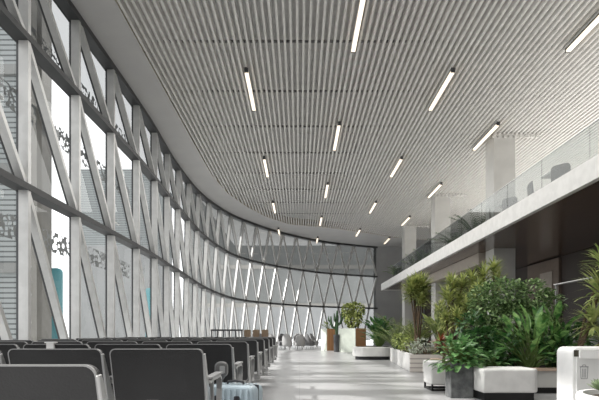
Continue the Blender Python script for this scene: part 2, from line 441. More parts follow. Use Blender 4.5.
# ------------------------------------------------------------------ seating
def make_bench(n, name='airport_bench'):
    """a beam bench of n seats; x = 0 at its aisle end, seats run to -x and face +y"""
    root = empty(name)
    for k in range(n):
        x1 = -k*.65-.014; x0 = x1-.60
        sh = lambda a, b, d: (a, d-.13*(b-.42)/.46, b)
        poly = rrect(x0, x1, .40, .88, .038, 5)
        MB().prism(poly, sh, -.012, .02).build('backrest', M['leather'], root, bevel=.006)
        inner = rrect(x0+.007, x1-.007, .41, .874, .034, 5)
        rim = MB(); np_ = len(poly); vs = [sh(a, b, -.015) for a, b in poly]+[sh(a, b, -.015) for a, b in inner]+[sh(a, b, .006) for a, b in poly]
        fs = [(i, (i+1) % np_, np_+(i+1) % np_, np_+i) for i in range(np_)]+[(i, (i+1) % np_, 2*np_+(i+1) % np_, 2*np_+i) for i in range(np_)]
        rim.add(vs, fs).build('back_rim', M['piping'], root)
        MB().prism(rrect(x0, x1, .02, .50, .05, 4), lambda a, b, d: (a, b, d-.03*b), .40, .455).build('seat', M['leather'], root, bevel=.01)
        for bx_ in (x0+.1, x1-.14): MB().box(bx_, bx_+.04, .1, .34, .34, .405).build('seat_bracket', M['darkmetal'], root)
    for k in range(n+1):
        xc = -k*.65-.006
        t = .006
        side = [(-.150, .845), (-.128, .85), (.11, .43), (.07, .36), (-.02, .38)]
        MB().prism(side, YZ, xc-t, xc+t).build('side_frame', M['chrome'], root, bevel=.004)
        a = [(xc, -.02, .655), (xc, .10, .665), (xc, .36, .665), (xc, .42, .64), (xc, .43, .56), (xc, .40, .40), (xc, .30, .36)]
        mb = MB()
        for p, q in zip(a, a[1:]):
            mb.bar(p, q, Vector((1, 0, 0)), -.02, .02, .02)
        mb.bar((xc, .12, .655), (xc, .16, .38), Vector((1, 0, 0)), -.012, .012, .018)
        mb.build('armrest', M['chrome'], root)
        MB().box(xc-.028, xc+.028, .0, .42, .672, .69).build('arm_pad', M['steel'], root, bevel=.005)
    MB().box(-n*.65, 0, .18, .26, .28, .345).build('beam', M['chrome'], root)
    for xc in (-.25, -n*.65+.25) if n > 1 else (-.325,):
        mb = MB().bar((xc, .22, .30), (xc, .22, .03), Vector((0, 1, 0)), -.03, .03, .05)
        mb.bar((xc, -.08, .02), (xc, .5, .02), Vector((1, 0, 0)), -.025, .025, .035)
        mb.build('leg', M['chrome'], root)
    return root
ordn = ['second', 'third', 'fourth', 'fifth', 'sixth', 'seventh', 'eighth', 'ninth']
b0 = make_bench(4); b0.location = (-.63, 1.66, 0)
tag(b0, 'nearest row of black airport seats, cut off at the bottom left corner', 'bench', 'rows of black airport seats')
b1 = make_bench(6)
for k in range(8):
    o = b1 if k == 0 else copy_tree(b1)
    o.location = (-.60, 3.20+k*1.3, 0)
    lab = f'{ordn[k]} row of black airport seats from the camera along the aisle'
    if k == 0: lab = 'second row of black airport seats, just in front of the pale blue suitcase'
    if k == 7: lab = 'farthest row of black airport seats before the dark rail'
    tag(o, lab, 'bench', 'rows of black airport seats')
# paper cup on a far seat back
# white holder clipped over the seat back
o = MB().box(-.03, .03, -.03, .03, 0, .012).box(-.022, .022, -.02, .02, -.05, 0).build('paper_cup_holder', M['flap'])
o.location = (-2.55, 4.55, .885)
tag(o, 'small white holder clipped on top of a seat back at left', 'holder')
o.location = (at(51, 345, 4.36).x, 4.36, .888); o.scale = (1.5, 1, 1)

# suitcase
sc_ = empty('suitcase', (-.53, 3.98, 0), 'pale blue hard shell suitcase standing beside the seats in the aisle', 'suitcase', rz=math.radians(-14))
W, D, H0, H1 = .40, .25, .06, .555
body = MB().prism(rrect(-W/2, W/2, H0, H1, .05, 5), XZ, -D/2, D/2).build('shell', M['case'], sc_, bevel=.022)
mb = MB()
for k in range(7):
    xx = -.15+k*.05; mb.box(xx-.008, xx+.008, -D/2-.006, D/2+.006, H0+.04, H1-.03)
    mb.box(xx-.008, xx+.008, -D/2+.03, D/2-.03, H1-.01, H1+.005)
mb.build('ridge', M['case'], sc_, bevel=.004)
mb = MB().box(-W/2-.002, W/2+.002, -.006, .006, H0+.04, H1+.002); mb.build('zip_seam', M['plastic'], sc_)
mb = MB()
for xx in (-.15, .15):
    for yy in (-.08, .08):
        mb = MB().prism([(yy+.03*math.cos(a*PI/6), .03+.03*math.sin(a*PI/6)) for a in range(12)], YZ, xx-.015, xx+.015); mb.build('wheel', M['plastic'], sc_)
        MB().box(xx-.02, xx+.02, yy-.015, yy+.015, .045, .07).build('wheel_mount', M['plastic'], sc_)
MB().tube([(-.07, 0, H1), (-.065, 0, H1+.022), (0, 0, H1+.03), (.065, 0, H1+.022), (.07, 0, H1)], .010).build('top_handle', M['plastic'], sc_)
for xx in (-.11, .06): MB().prism(rrect(xx-.022, xx+.022, .43, .475, .012, 3), XZ, -D/2-.012, -D/2+.002).build('latch', M['plastic'], sc_)
# small device post beside the suitcase
pst = empty('charging_post', (-.67, 4.12, 0), 'rounded grey charging post on a thin stem behind the blue suitcase', 'charging post')
MB().lathe([(.11, 0), (.11, .012), (.02, .02), (.016, .58), (.03, .60)], 0, 0, 16).build('stem', M['post'], pst, smooth=False)
MB().prism(rrect(-.055, .055, .60, .735, .045, 5), XZ, -.04, .04).build('head', M['post'], pst, bevel=.015)
MB().prism(rrect(-.008, .035, .635, .70, .008, 3), XZ, -.048, -.03).build('socket_panel', M['piping'], pst)

# far leaning rail and brown seats
rl = empty('leaning_rail', (-3.62, 19.6, 0), 'dark leaning rail on thin posts beyond the last seats', 'rail')
MB().box(0, 1.30, -.06, .06, 1.06, 1.13).build('top_bar', M['plastic'], rl)
for k in range(6): MB().box(.01+k*.245, .05+k*.245, -.03, .03, 0, 1.07).build('post', M['plastic'], rl)
MB().box(0, 1.30, -.02, .02, .5, .54).build('mid_bar', M['plastic'], rl)
def make_stool():
    r = empty('bar_stool')
    MB().prism(rrect(-.14, .14, .82, 1.12, .05, 4), XZ, .12, .16).build('backrest', M['brownseat'], r)
    MB().prism(rrect(-.17, .17, -.17, .17, .05, 4), XY, .72, .79).build('seat', M['brownseat'], r)
    for sx in (-1, 1):
        for sy in (-1, 1): MB().tube([(sx*.18, sy*.18, 0), (sx*.12, sy*.12, .74)], .013, 6).build('leg', M['plastic'], r)
    return r
st = make_stool()
for k in range(3):
    o = st if k == 0 else copy_tree(st)
    o.location = (-2.14+k*.36, 19.6, 0)
    tag(o, ['brown backed high stool next to the dark leaning rail', 'middle brown high stool beyond the last seats', 'rightmost brown high stool beyond the last seats, nearest the aisle'][k], 'stool', 'brown stools beyond the seats')

# pale lounge chairs by the far glass
def make_lounge(m):
    r = empty('lounge_chair')
    mb = MB(); vs = []; fs = []; N = 14
    for iz in range(6):
        t = iz/5
        for k in range(N+1):
            a = math.radians(-40+260*k/N); rr = .36+.06*math.sin(t*PI*.7)
            h = .18+t*(.22+.45*max(0, math.sin(a))**.8 if math.sin(a) > 0 else .22)
            for q in (0, 1): vs.append(((rr-.09*q)*math.cos(a)*(1-.1*t), (rr-.09*q)*math.sin(a)*(1-.1*t), h))
    def id_(iz, k, q): return (iz*(N+1)+k)*2+q
    for iz in range(5):
        for k in range(N):
            for q in (0, 1): fs.append((id_(iz, k, q), id_(iz, k+1, q), id_(iz+1, k+1, q), id_(iz+1, k, q)))
        for k in (0, N): fs.append((id_(iz, k, 0), id_(iz, k, 1), id_(iz+1, k, 1), id_(iz+1, k, 0)))
    for k in range(N): fs.append((id_(5, k, 0), id_(5, k+1, 0), id_(5, k+1, 1), id_(5, k, 1))); fs.append((id_(0, k, 0), id_(0, k+1, 0), id_(0, k+1, 1), id_(0, k, 1)))
    mb.add(vs, fs).build('shell', m, r, smooth=True)
    MB().lathe([(.05, .17), (.27, .18), (.31, .24), (.31, .38), (.27, .43), (.05, .44)], 0, -.02, 20).build('seat_cushion', m, r, smooth=True)
    for a in (45, 135, 225, 315):
        c, s_ = math.cos(math.radians(a)), math.sin(math.radians(a)); MB().tube([(.27*c, .27*s_, 0), (.2*c, .2*s_, .19)], .014, 6).build('leg', M['plastic'], r)
    return r
lc = [make_lounge(M['lounge']), make_lounge(M['lounge_d'])]
spots = [(-2.35, 28.2, 200, 1, 'leftmost grey lounge chair by the far glass wall'), (-1.62, 28.6, 150, 0, 'pale lounge chair next to the leftmost grey one'),
         (-1.02, 29.6, 20, 1, 'grey lounge chair turned away, left of the middle pale one'), (-.72, 28.1, 170, 0, 'pale lounge chair on the near left of the lounge group'),
         (.02, 28.6, 185, 0, 'pale lounge chair in the middle of the lounge group, nearest the camera'), (-.12, 30.6, 0, 0, 'pale lounge chair behind the middle one by the far glass'),
         (.62, 29.4, 120, 1, 'grey lounge chair right of the middle pale one'), (.95, 30.9, 60, 0, 'rightmost pale lounge chair near the smaller wooden planter'), (-2.75, 27.0, 230, 0, 'pale lounge chair behind the brown stools')]
used = set()
for (x, y, a, k, lab) in spots:
    o = lc[k] if k not in used else copy_tree(lc[k]); used.add(k)
    o.location = (x, y, 0); o.rotation_euler.z = math.radians(a); o.scale = (.80, .80, 1.12)
    tag(o, lab, 'armchair', 'lounge chairs by the far glass wall')

# upper level furniture
def make_upchair():
    r = empty('cafe_chair')
    mb = MB(); poly = rrect(-.25, .25, .38, .86, .12, 6)
    mb.prism(poly, lambda a, b, d: (a, d+.9*a*a+.12*(b-.38), b), .18, .21).build('backrest', M['upchair'], r)
    MB().prism(rrect(-.25, .25, -.24, .24, .1, 5), XY, .42, .47).build('seat', M['upchair'], r)
    for sx in (-1, 1):
        for sy in (-1, 1): MB().tube([(sx*.22, sy*.22, 0), (sx*.16, sy*.16, .43)], .012, 6).build('leg', M['chrome'], r)
    return r
def make_uptable():
    r = empty('cafe_table')
    MB().box(-.35, .35, -.55, .55, .83, .87).build('tabletop', M['white'], r, bevel=.005)
    MB().tube([(0, 0, 0), (0, 0, .83)], .035).build('pedestal', M['chrome'], r)
    MB().lathe([(.25, 0), (.25, .015), (.05, .03)], 0, 0, 20).build('base', M['chrome'], r)
    return r
uc = make_upchair(); ut = make_uptable()
for k, (x, y, a, lab) in enumerate([(6.50, 12.95, 10, 'grey shell cafe chair at the far end of the nearer balcony table'), (6.50, 11.75, 190, 'grey shell cafe chair at the near end of the nearer balcony table'),
                       (6.50, 15.70, 0, 'grey cafe chair just in front of the nearest column on the balcony'), (6.50, 14.6, 195, 'grey cafe chair at the near end of the farther balcony table')]):
    o = uc if k == 0 else copy_tree(uc); o.location = (x, y, ST); o.rotation_euler.z = math.radians(a+(70 if k % 2 == 0 else -60)); o.scale = (.9, .9, 1.02)
    tag(o, lab, 'chair', 'cafe chairs on the balcony')
for k, (x, y, lab) in enumerate([(6.62, 12.35, 'white topped cafe table on the balcony nearest the camera'), (6.62, 15.22, 'white topped cafe table on the balcony by the nearest column')]):
    o = ut if k == 0 else copy_tree(ut); o.location = (x, y, ST); o.scale = (.75, .5, 1.03); tag(o, lab, 'table', 'cafe tables on the balcony')

# ------------------------------------------------------------------ planters and benches
def thing(name, loc, label, cat, group=None, rz=0): return empty(name, loc, label, cat, group, rz)
# tall wood planters at the far end
def tall_planter(x, y, w, h, rz, lab):
    r = thing('tall_planter', (x, y, 0), lab, 'planter', 'tall wood sided planters', rz=rz)
    a = w/2
    MB().box(-a, a, -a, -a+.04, 0, h).box(-a, a, a-.04, a, 0, h).build('side_panel', M['greenwhite'], r)
    MB().box(-a-.005, -a+.04, -a+.041, a-.041, 0, h).box(a-.04, a+.005, -a+.041, a-.041, 0, h).build('slatted_side', M['wood_y'], r)
    MB().box(-a+.04, a-.04, -a+.04, a-.04, h-.12, h-.06).build('soil', M['soil'], r)
    return r
M['wood_y'] = slat_mat('wood_slats_side', (.46, .25, .12), (.15, .075, .035), 3.2, 'Y')
tall_planter(1.62, 27.0, .60, 1.22, math.radians(-62), 'smaller tall planter with wood slats left of the cactus')
tall_planter(2.75, 24.9, 1.02, 1.22, math.radians(-40), 'tall planter with pale green front and wood side under a bushy shrub')
pt_ = thing('slender_pot', (1.93, 24.9, 0), 'slender dark pot holding the cactus between two tall planters', 'pot')
MB().lathe([(.13, 0), (.15, .02), (.17, .7), (.18, .9), (.16, .9)], 0, 0, 20).build('pot_body', M['darkmetal'], pt_, smooth=False)
MB().lathe([(.15, .86), (.15, .905)], 0, 0, 16).build('soil', M['soil'], pt_)
# round white planter bench
rp = thing('round_planter', (2.72, 17.9, 0), 'low white rounded planter bench with dark recessed base', 'planter')
def capsule(a, b, r, n=12):
    return [(b+r*math.cos(t), r*math.sin(t)) for t in [-PI/2+PI*k/n for k in range(n+1)]]+[(a+r*math.cos(t), r*math.sin(t)) for t in [PI/2+PI*k/n for k in range(n+1)]]
MB().prism(capsule(-.28, .28, .46), XY, .12, .47).build('rim', M['white'], rp, bevel=.03)
MB().prism(capsule(-.26, .26, .38), XY, 0, .12).build('plinth', M['black'], rp)
MB().prism(capsule(-.24, .26, .36), XY, .46, .478).build('soil', M['soil'], rp)
# long planter
lpn = thing('long_planter', (4.13, 14.39, 0), 'long low white planter with grey boards on its near end', 'planter', rz=math.radians(-5.2))
MB().box(-1.15, -1.05, -2.4, 2.5, 0, .45).box(1.05, 1.15, -2.4, 2.5, 0, .45).box(-1.05, 1.05, 2.4, 2.5, 0, .45).build('rim', M['white'], lpn, bevel=.01)
MB().box(-1.14, 1.14, -2.5, -2.4, 0, .44).build('board_front', M['palewood'], lpn)
MB().box(-1.05, 1.05, -2.4, 2.4, .2, .38).build('soil', M['soil'], lpn)
# concrete cube planter
cp = thing('concrete_planter', (2.44, 7.32, 0), 'dark concrete cube planter with leaves spilling over its top', 'planter')
MB().box(-.17, .17, -.12, .16, 0, .53).build('pot_body', M['concrete'], cp, bevel=.01)
MB().box(-.15, .15, -.10, .14, .50, .535).build('soil', M['soil'], cp)
# left white bench on black frame
ba = thing('white_bench', (2.58, 8.35, 0), 'short white block bench on a black sled frame left of the concrete planter', 'bench', 'white block benches')
MB().box(-.36, .36, -.26, .26, .10, .50).build('seat_block', M['white'], ba, bevel=.03)
MB().box(-.35, .34, -.25, -.22, .0, .03).box(-.35, .34, .22, .25, .0, .03).box(-.35, -.32, -.25, .25, .0, .03).box(-.35, -.32, -.25, -.22, 0, .14).box(-.35, -.32, .22, .25, 0, .14).box(.31, .34, -.25, -.22, 0, .14).build('sled_frame', M['black'], ba)
bb = thing('white_bench', (3.12, 7.08, 0), 'longer white block bench with rounded end right of the concrete planter', 'bench', 'white block benches')
MB().prism(rrect(-.50, .32, -.22, .35, .10, 5, (1, 0, 0, 1)), XY, .12, .465).build('seat_block', M['white'], bb, bevel=.03)
MB().box(-.46, .26, -.16, .30, 0, .12).build('plinth', M['black'], bb)
# rear planter bed with wood cap
rb = thing('planter_bed', (4.1, 9.3, 0), 'large planter bed with pale wood cap behind the white benches', 'planter')
MB().box(-1.1, 1.4, -1.55, -1.45, .1, .37).box(-1.1, -1.0, -1.45, 1.6, .1, .37).box(1.3, 1.4, -1.45, 1.6, .1, .37).box(-1.3, 1.3, 1.5, 1.6, .1, .37).build('side_wall', M['column'], rb)
MB().box(-1.13, 1.43, -1.6, -1.40, .37, .41).box(-1.13, -.95, -1.40, 1.62, .37, .41).build('wood_cap', M['woodcap'], rb)
MB().box(-1.04, 1.34, -1.48, 1.55, 0, .1).build('plinth', M['black'], rb)
MB().box(-1.0, 1.3, -1.45, 1.5, .11, .36).build('soil', M['soil'], rb)
# litter bin
BY = 3.25
bn = thing('recycling_bin', (2.185, BY, 0), 'white rounded recycling bin with trash can symbol at the right edge', 'bin')
MB().prism(rrect(-.34, .34, .02, .885, .045, 6), XZ, 0, .20).build('cabinet', M['flap'], bn, bevel=.012)
MB().prism(rrect(-.315, .315, .06, .868, .02, 4), XZ, -.012, 0).build('front_panel', M['flap2'], bn, bevel=.003)
sx0 = (573-299.5)*BY/FP-2.185; zt = CAMH-(350-333)*BY/FP; zb = CAMH-(356.5-333)*BY/FP
MB().box(sx0, sx0+.20, -.016, -.010, zb, zt).build('opening', M['hole'], bn)
MB().prism(rrect(sx0+.030, sx0+.165, zb-.012, zt-.001, .008, 3), XZ, -.03, -.014).build('flap', M['flap'], bn)
ix = (583-299.5)*BY/FP-2.185; iz = CAMH-(372-333)*BY/FP
ic = MB(); Y0, Y1 = -.0135, -.0115
def seg(x0, z0, x1, z1, t=.0035):
    a = Vector((ix+x0, (Y0+Y1)/2, iz+z0)); b = Vector((ix+x1, (Y0+Y1)/2, iz+z1)); ic.bar(a, b, Vector((0, 1, 0)), -.0015, .0015, t)
seg(-.029, .036, .029, .036, .007); seg(-.014, .036, -.008, .049); seg(.014, .036, .008, .049); seg(-.009, .049, .009, .049)
seg(-.025, .032, -.021, -.044); seg(.025, .032, .021, -.044); seg(-.021, -.044, .021, -.044)
for q in (-.011, 0, .011): seg(q, .024, q*.85, -.036)
ic.build('trash_symbol', M['icon'], bn)
# round white pot in front of the bin
wp_ = thing('round_pot', (1.88, 2.62, 0), 'round white pot of pale succulents in front of the bin', 'pot')
MB().lathe([(.22, 0), (.25, .03), (.315, .56), (.325, .62), (.315, .64), (.29, .64), (.28, .61)], 0, 0, 48).build('pot_body', M['flap'], wp_, smooth=False)
MB().lathe([(.28, .59), (.28, .612)], 0, 0, 32).build('soil', M['soil'], wp_)

# ------------------------------------------------------------------ plants
def rnd(a, b): return random.uniform(a, b)
def blade(mb, p, az, el, L, w, droop=1.0, n=5):
    p = Vector(p); side = Vector((-math.sin(az), math.cos(az), 0)); e = el; o = len(mb.v)
    for i in range(n+1):
        t = i/n; ww = w*.5*max(.04, (math.sin(PI*min(1, .18+.82*t)))**.8) if i < n else .002
        mb.v.append(tuple(p-side*ww)); mb.v.append(tuple(p+side*ww))
        p = p+Vector((math.cos(az)*math.cos(e), math.sin(az)*math.cos(e), math.sin(e)))*L/n
        e -= droop*(.4+1.2*t)/n
    for i in range(n): mb.f.append((o+2*i, o+2*i+1, o+2*i+3, o+2*i+2)); mb.m.append(0)
def leaf(mb, p, d, L, w, up=None, fold=.25, curl=.25):
    d = d.normalized(); up = up or Vector((rnd(-.5, .5), rnd(-.5, .5), 1))
    s = d.cross(up)
    if s.length < .01: s = Vector((1, 0, 0))
    s.normalize(); u = s.cross(d).normalized(); o = len(mb.v)
    for (t, k) in ((0, 0), (.3, .9), (.6, 1.0), (.85, .55), (1, 0)):
        c = p+d*L*t-u*curl*L*t*t
        if k == 0: mb.v.append(tuple(c))
        else:
            mb.v.append(tuple(c+s*w*.5*k+u*fold*w*.5*k)); mb.v.append(tuple(c)); mb.v.append(tuple(c-s*w*.5*k+u*fold*w*.5*k))
    F = [(0, 1, 2), (0, 2, 3), (1, 4, 5, 2), (2, 5, 6, 3), (4, 7, 8, 5), (5, 8, 9, 6), (7, 10, 8), (8, 10, 9)]
    for f in F: mb.f.append(tuple(o+i for i in f)); mb.m.append(0)
def rdir(zmin=-1):
    while True:
        v = Vector((rnd(-1, 1), rnd(-1, 1), rnd(-1, 1)))
        if .05 < v.length < 1 and v.normalized().z >= zmin: return v.normalized()
def LMB(): m = MB(); m.leafy = True; return m
def crown(mb, c, r, n, L, w):
    for _ in range(n):
        d = rdir(); q = rnd(.45, 1)**.5; p = Vector(c)+Vector((d.x*r[0], d.y*r[1], d.z*r[2]))*q
        leaf(mb, p, (d+rdir()*.7+Vector((0, 0, -.15))), L*rnd(.7, 1.25), w*rnd(.8, 1.2))
def shrub(name, base, blobs, mat_, lab, cat, n=260, L=.12, w=.06, group=None, stems=5, trunk=True):
    r = thing(name, base, lab, cat, group); B = Vector(base); mb = LMB()
    for (c, rr) in blobs: crown(mb, Vector(c)-B, rr, int(n*rr[0]*rr[2]/(.16)), L, w)
    mb.build('foliage', mat_, r)
    if trunk:
        tb = MB()
        for _ in range(stems):
            c, rr = random.choice(blobs); e = Vector(c)-B+Vector((rnd(-.6, .6)*rr[0], rnd(-.6, .6)*rr[1], rnd(-.4, .4)*rr[2])); s_ = Vector((rnd(-.06, .06), rnd(-.06, .06), 0))
            tb.tube([s_, s_.lerp(e, .5)+Vector((rnd(-.04, .04), rnd(-.04, .04), .05)), e], [.016, .012, .005], 6)
        tb.build('stem', M['trunk'], r)
    return r
def rosette(mb, p, n, L, w, el0=-.2, el1=1.4, droop=.9):
    for _ in range(n): blade(mb, p, rnd(0, 2*PI), rnd(el0, el1), L*rnd(.75, 1.1), w, droop*rnd(.6, 1.3))
def dracaena(name, base, heads, mat_, lab, L=.42, w=.03, n=60, group=None, cat='plant', droop=.9):
    r = thing(name, base, lab, cat, group); B = Vector(base); mb = LMB(); tb = MB()
    for h in heads:
        e = Vector(h[:3])-B; k = h[3] if len(h) > 3 else 1
        for q in range(3): rosette(mb, e-Vector((0, 0, .07*q*k)), int(n*.4), L*k, w, .0-.2*q, 1.45-.3*q, droop)
        s_ = Vector((rnd(-.05, .05), rnd(-.05, .05), 0)); tb.tube([s_, s_.lerp(e, .5)+Vector((rnd(-.05, .05), rnd(-.05, .05), 0)), e], [.028, .022, .018], 7)
    mb.build('foliage', mat_, r); tb.build('trunk', M['trunk'], r); return r
def broadleaf(name, base, n, H, spread, L, w, mat_, lab, cat='plant', group=None, el0=.5, el1=1.45, azs=None, curl=.3):
    r = thing(name, base, lab, cat, group); mb = LMB(); tb = MB()
    for i in range(n):
        az = azs[i % len(azs)]+rnd(-.3, .3) if azs else rnd(0, 2*PI); el = rnd(el0, el1); h = H*rnd(.35, 1)
        s_ = Vector((rnd(-.08, .08), rnd(-.08, .08), 0)); d = Vector((math.cos(az)*math.cos(el)*spread, math.sin(az)*math.cos(el)*spread, math.sin(el)))
        e = s_+d*h; tb.tube([s_, s_.lerp(e, .5)+Vector((0, 0, .03)), e], [.012, .009, .006], 5)
        d2 = Vector((d.x, d.y, d.z*rnd(.25, .9)))
        leaf(mb, e, d2, L*rnd(.7, 1.15), w*rnd(.8, 1.15), up=Vector((0, 0, 1))+rdir()*.35, curl=curl*rnd(.6, 1.4))
    mb.build('foliage', mat_, r); tb.build('stem', M['stem'], r); return r
def fern(name, base, n, L, mat_, lab, cat='plant', el0=.6, el1=1.4, pin=14, pl=.16, pw=.02, group=None):
    """arching feathered fronds"""
    r = thing(name, base, lab, cat, group); mb = LMB(); tb = MB()
    for _ in range(n):
        az = rnd(0, 2*PI); e = rnd(el0, el1); p = Vector((rnd(-.05, .05), rnd(-.05, .05), 0)); LL = L*rnd(.7, 1.1); pts = [p.copy()]
        for i in range(pin):
            t = i/pin; d = Vector((math.cos(az)*math.cos(e), math.sin(az)*math.cos(e), math.sin(e))); p = p+d*LL/pin; pts.append(p.copy()); e -= .062*(.5+t)
            if t > .2:
                for sgn in (-1, 1):
                    a2 = az+sgn*.9; dd = Vector((math.cos(a2), math.sin(a2), .25+math.sin(e)*.5))
                    leaf(mb, p, dd, pl*(1.15-t*.7), pw*1.6, up=Vector((0, 0, 1)), curl=.35)
        tb.tube(pts[::3]+[pts[-1]], .006, 5)
    mb.build('foliage', mat_, r); tb.build('stem', M['stem'], r); return r

# far end
shrub('bushy_shrub', (2.75, 24.9, 1.15), [(at(353, 319, 24.9), (.42, .4, .42)), (at(356, 310, 24.9), (.42, .35, .36)), (at(348, 311, 24.9), (.3, .3, .36))], M['lf_drac'], 'bushy yellow-green shrub in the pale fronted tall planter', 'shrub', n=420, L=.16, w=.09)
ca = thing('cactus', (1.93, 24.9, .9), 'dark branching cactus in a slender pot', 'cactus')
mb = MB()
def carm(pts, r): mb.tube(pts, [r*.8]+[r]*(len(pts)-2)+[r*.4], 10)
carm([(0, 0, 0), (0, 0, .4), (.02, 0, .9), (.02, 0, 1.25)], .09)
carm([(0, 0, .25), (-.22, 0, .4), (-.30, 0, .6), (-.30, 0, .95)], .07)
carm([(0, 0, .45), (.2, .05, .6), (.27, .05, .8), (.27, .05, 1.3)], .07)
carm([(0, 0, .6), (-.12, -.1, .75), (-.14, -.1, 1.1)], .06)
carm([(-.30, 0, .6), (-.42, 0, .75), (-.42, 0, .95)], .05)
mb.build('trunk', M['lf_cactus'], ca)
broadleaf('young_plant', (1.62, 27.0, 1.15), 14, .35, 1.0, .3, .1, M['lf_olive'], 'small leafy plant in the smaller tall planter')
broadleaf('rubber_plant', (2.98, 17.9, .47), 120, .95, .75, .34, .15, M['lf_deep'], 'dark glossy leaved plant in the low rounded planter')
# long planter contents
B4 = .38
hd = at(418, 289, 14.0)
dracaena('yucca_tree', (3.42, 14.0, B4), [(hd.x, hd.y, hd.z, 1.0), (hd.x-.08, hd.y+.1, hd.z-.14, .95), (hd.x+.14, hd.y, hd.z+.10, .95), (hd.x+.05, hd.y-.1, hd.z-.35, .8), (hd.x-.22, hd.y, hd.z-.05, .9), (hd.x+.0, hd.y, hd.z+.2, .8), (hd.x+.2, hd.y+.1, hd.z-.15, .8), (hd.x-.15, hd.y, hd.z+.1, .8)], M['lf_drac'], 'tall yellow-green yucca with a round spiky head in the long planter', L=.50, w=.034, n=120, cat='plant', droop=.5)
fern('areca_palm', (3.22, 15.8, B4), 40, 1.35, M['lf_olive'], 'arching feathery palm at the far end of the long planter', pin=16, pl=.26, el0=.9, el1=1.5)
fern('areca_palm', (3.6, 14.9, B4), 30, 1.25, M['lf_drac'], 'yellower feathery palm beside the tall yucca', pin=16, pl=.24, el0=.9, el1=1.5)
shrub('lime_bush', (3.05, 13.6, B4), [(at(401, 341, 13.6), (.26, .3, .22)), (at(408, 344, 13.4), (.2, .25, .18))], M['lf_lime'], 'rounded lime green bush at the corner of the long planter', 'shrub', n=700, L=.07, w=.035)
shrub('silver_bush', (3.4, 12.7, B4), [(at(424, 345, 12.8), (.3, .3, .18)), (at(416, 348, 12.6), (.2, .2, .13))], M['lf_silver'], 'pale silver leaved bush at the near end of the long planter', 'shrub', n=700, L=.07, w=.03)
broadleaf('upright_plant', (4.0, 13.3, B4), 40, .95, .7, .5, .13, M['lf_olive'], 'upright broad leaved plant right of the silver bush', el0=.8, curl=.15)
dracaena('spiky_plant', (3.7, 12.6, B4), [(3.7, 12.6, .62, .8), (3.95, 12.8, .8, .9)], M['lf_drac'], 'low spiky plant at the right end of the long planter', L=.42, w=.04, n=70)
dracaena('yucca_tree', (4.4, 15.0, B4), [(4.4, 15.0, 1.7, 1), (4.6, 15.2, 1.3, 1), (4.2, 14.8, 1.2, .9)], M['lf_drac'], 'shorter spiky yucca behind the long planter, right of the tall one', L=.5, w=.04, n=80)
# concrete planter contents
broadleaf('pothos_plant', (2.44, 7.34, .5), 150, .42, .9, .14, .095, M['lf_bright'], 'bright glossy leaved plant spilling over the concrete planter', el0=-.25, el1=1.45, curl=.5)
dracaena('bromeliad', (2.28, 7.75, .5), [(2.28, 7.75, .84, .6)], M['lf_red'], 'small reddish spiky plant above the concrete planter', L=.34, w=.035, n=45)
# bed contents
BB = .36
def hds(lst): return [(*at(px, py, Y), k) for px, py, Y, k in lst]
dracaena('dracaena', (3.35, 10.4, BB), hds([(448, 298, 10.3, 1), (459, 302, 10.6, .95), (446, 318, 10.2, .9), (468, 312, 10.2, .95), (475, 296, 10.7, .9), (462, 284, 10.7, .85), (452, 283, 10.5, .9), (470, 305, 9.9, 1), (458, 318, 9.8, .9), (478, 290, 10, .8)]), M['lf_drac'], 'yellow-green dracaena with many spiky heads behind the concrete planter', L=.38, w=.032, n=95)
dracaena('dracaena', (4.2, 10.6, BB), hds([(484, 275, 10.6, 1), (472, 280, 10.8, .9), (494, 270, 10.7, .9), (498, 282, 10.5, .8), (480, 288, 10.4, .8)]), M['lf_drac'], 'taller dracaena whose spiky heads reach the nearest column', L=.40, w=.032, n=85)
shrub('ficus_shrub', (4.15, 9.1, BB), [(at(484, 298, 9.3), (.26, .35, .28)), (at(505, 297, 9.2), (.42, .4, .34)), (at(528, 296, 9.1), (.42, .4, .30)), (at(487, 312, 9.2), (.32, .35, .34)), (at(548, 306, 9.1), (.26, .3, .24)), (at(515, 322, 9.1), (.5, .4, .38)), (at(483, 335, 9.0), (.3, .3, .4)), (at(545, 335, 9.2), (.4, .3, .36))], M['lf_ficus'], 'large dense small leaved ficus shrub in front of the nearest column', 'shrub', n=560, L=.105, w=.055, stems=14)
shrub('low_shrub', (3.3, 8.5, BB), [(at(482, 345, 8.5), (.3, .3, .3)), (at(500, 350, 8.4), (.3, .3, .25)), (at(472, 330, 8.8), (.25, .25, .3))], M['lf_deep'], 'dark low shrub behind the longer white bench', 'shrub', n=420, L=.12, w=.07)
azs = [0, .3, 2.6, 3.1, 3.5, -.4, 4.7, 1.5]
broadleaf('banana_plant', (3.95, 8.25, BB), 64, .80, .8, .42, .11, M['lf_strel'], 'broad leaved banana-like plant behind the longer white bench', el0=.35, el1=1.45, azs=azs, curl=.22)
broadleaf('banana_plant', (4.5, 8.5, BB), 54, .90, .8, .44, .10, M['lf_strel'], 'second broad leaved plant nearer the recycling bin', el0=.5, el1=1.5, curl=.2)
broadleaf('broadleaf_plant', (3.25, 8.15, BB), 40, .30, 1.0, .24, .13, M['lf_bright'], 'glossy mid green plant directly over the white bench', el0=.2, el1=1.4, curl=.4)
fern('bushy_palm', (4.9, 9.6, BB), 26, 1.1, M['lf_olive'], 'small feathery palm in front of the metal handrail', pin=14, pl=.2, el0=.8, el1=1.5)
dracaena('corn_palm', (4.55, 7.95, BB), hds([(601, 288, 7.1, 1), (594, 318, 7.2, .9), (604, 262, 7.1, .8), (606, 335, 7.2, .85)]), M['lf_palm'], 'pale striped spiky palm at the right edge above the bin', L=.46, w=.045, n=60)
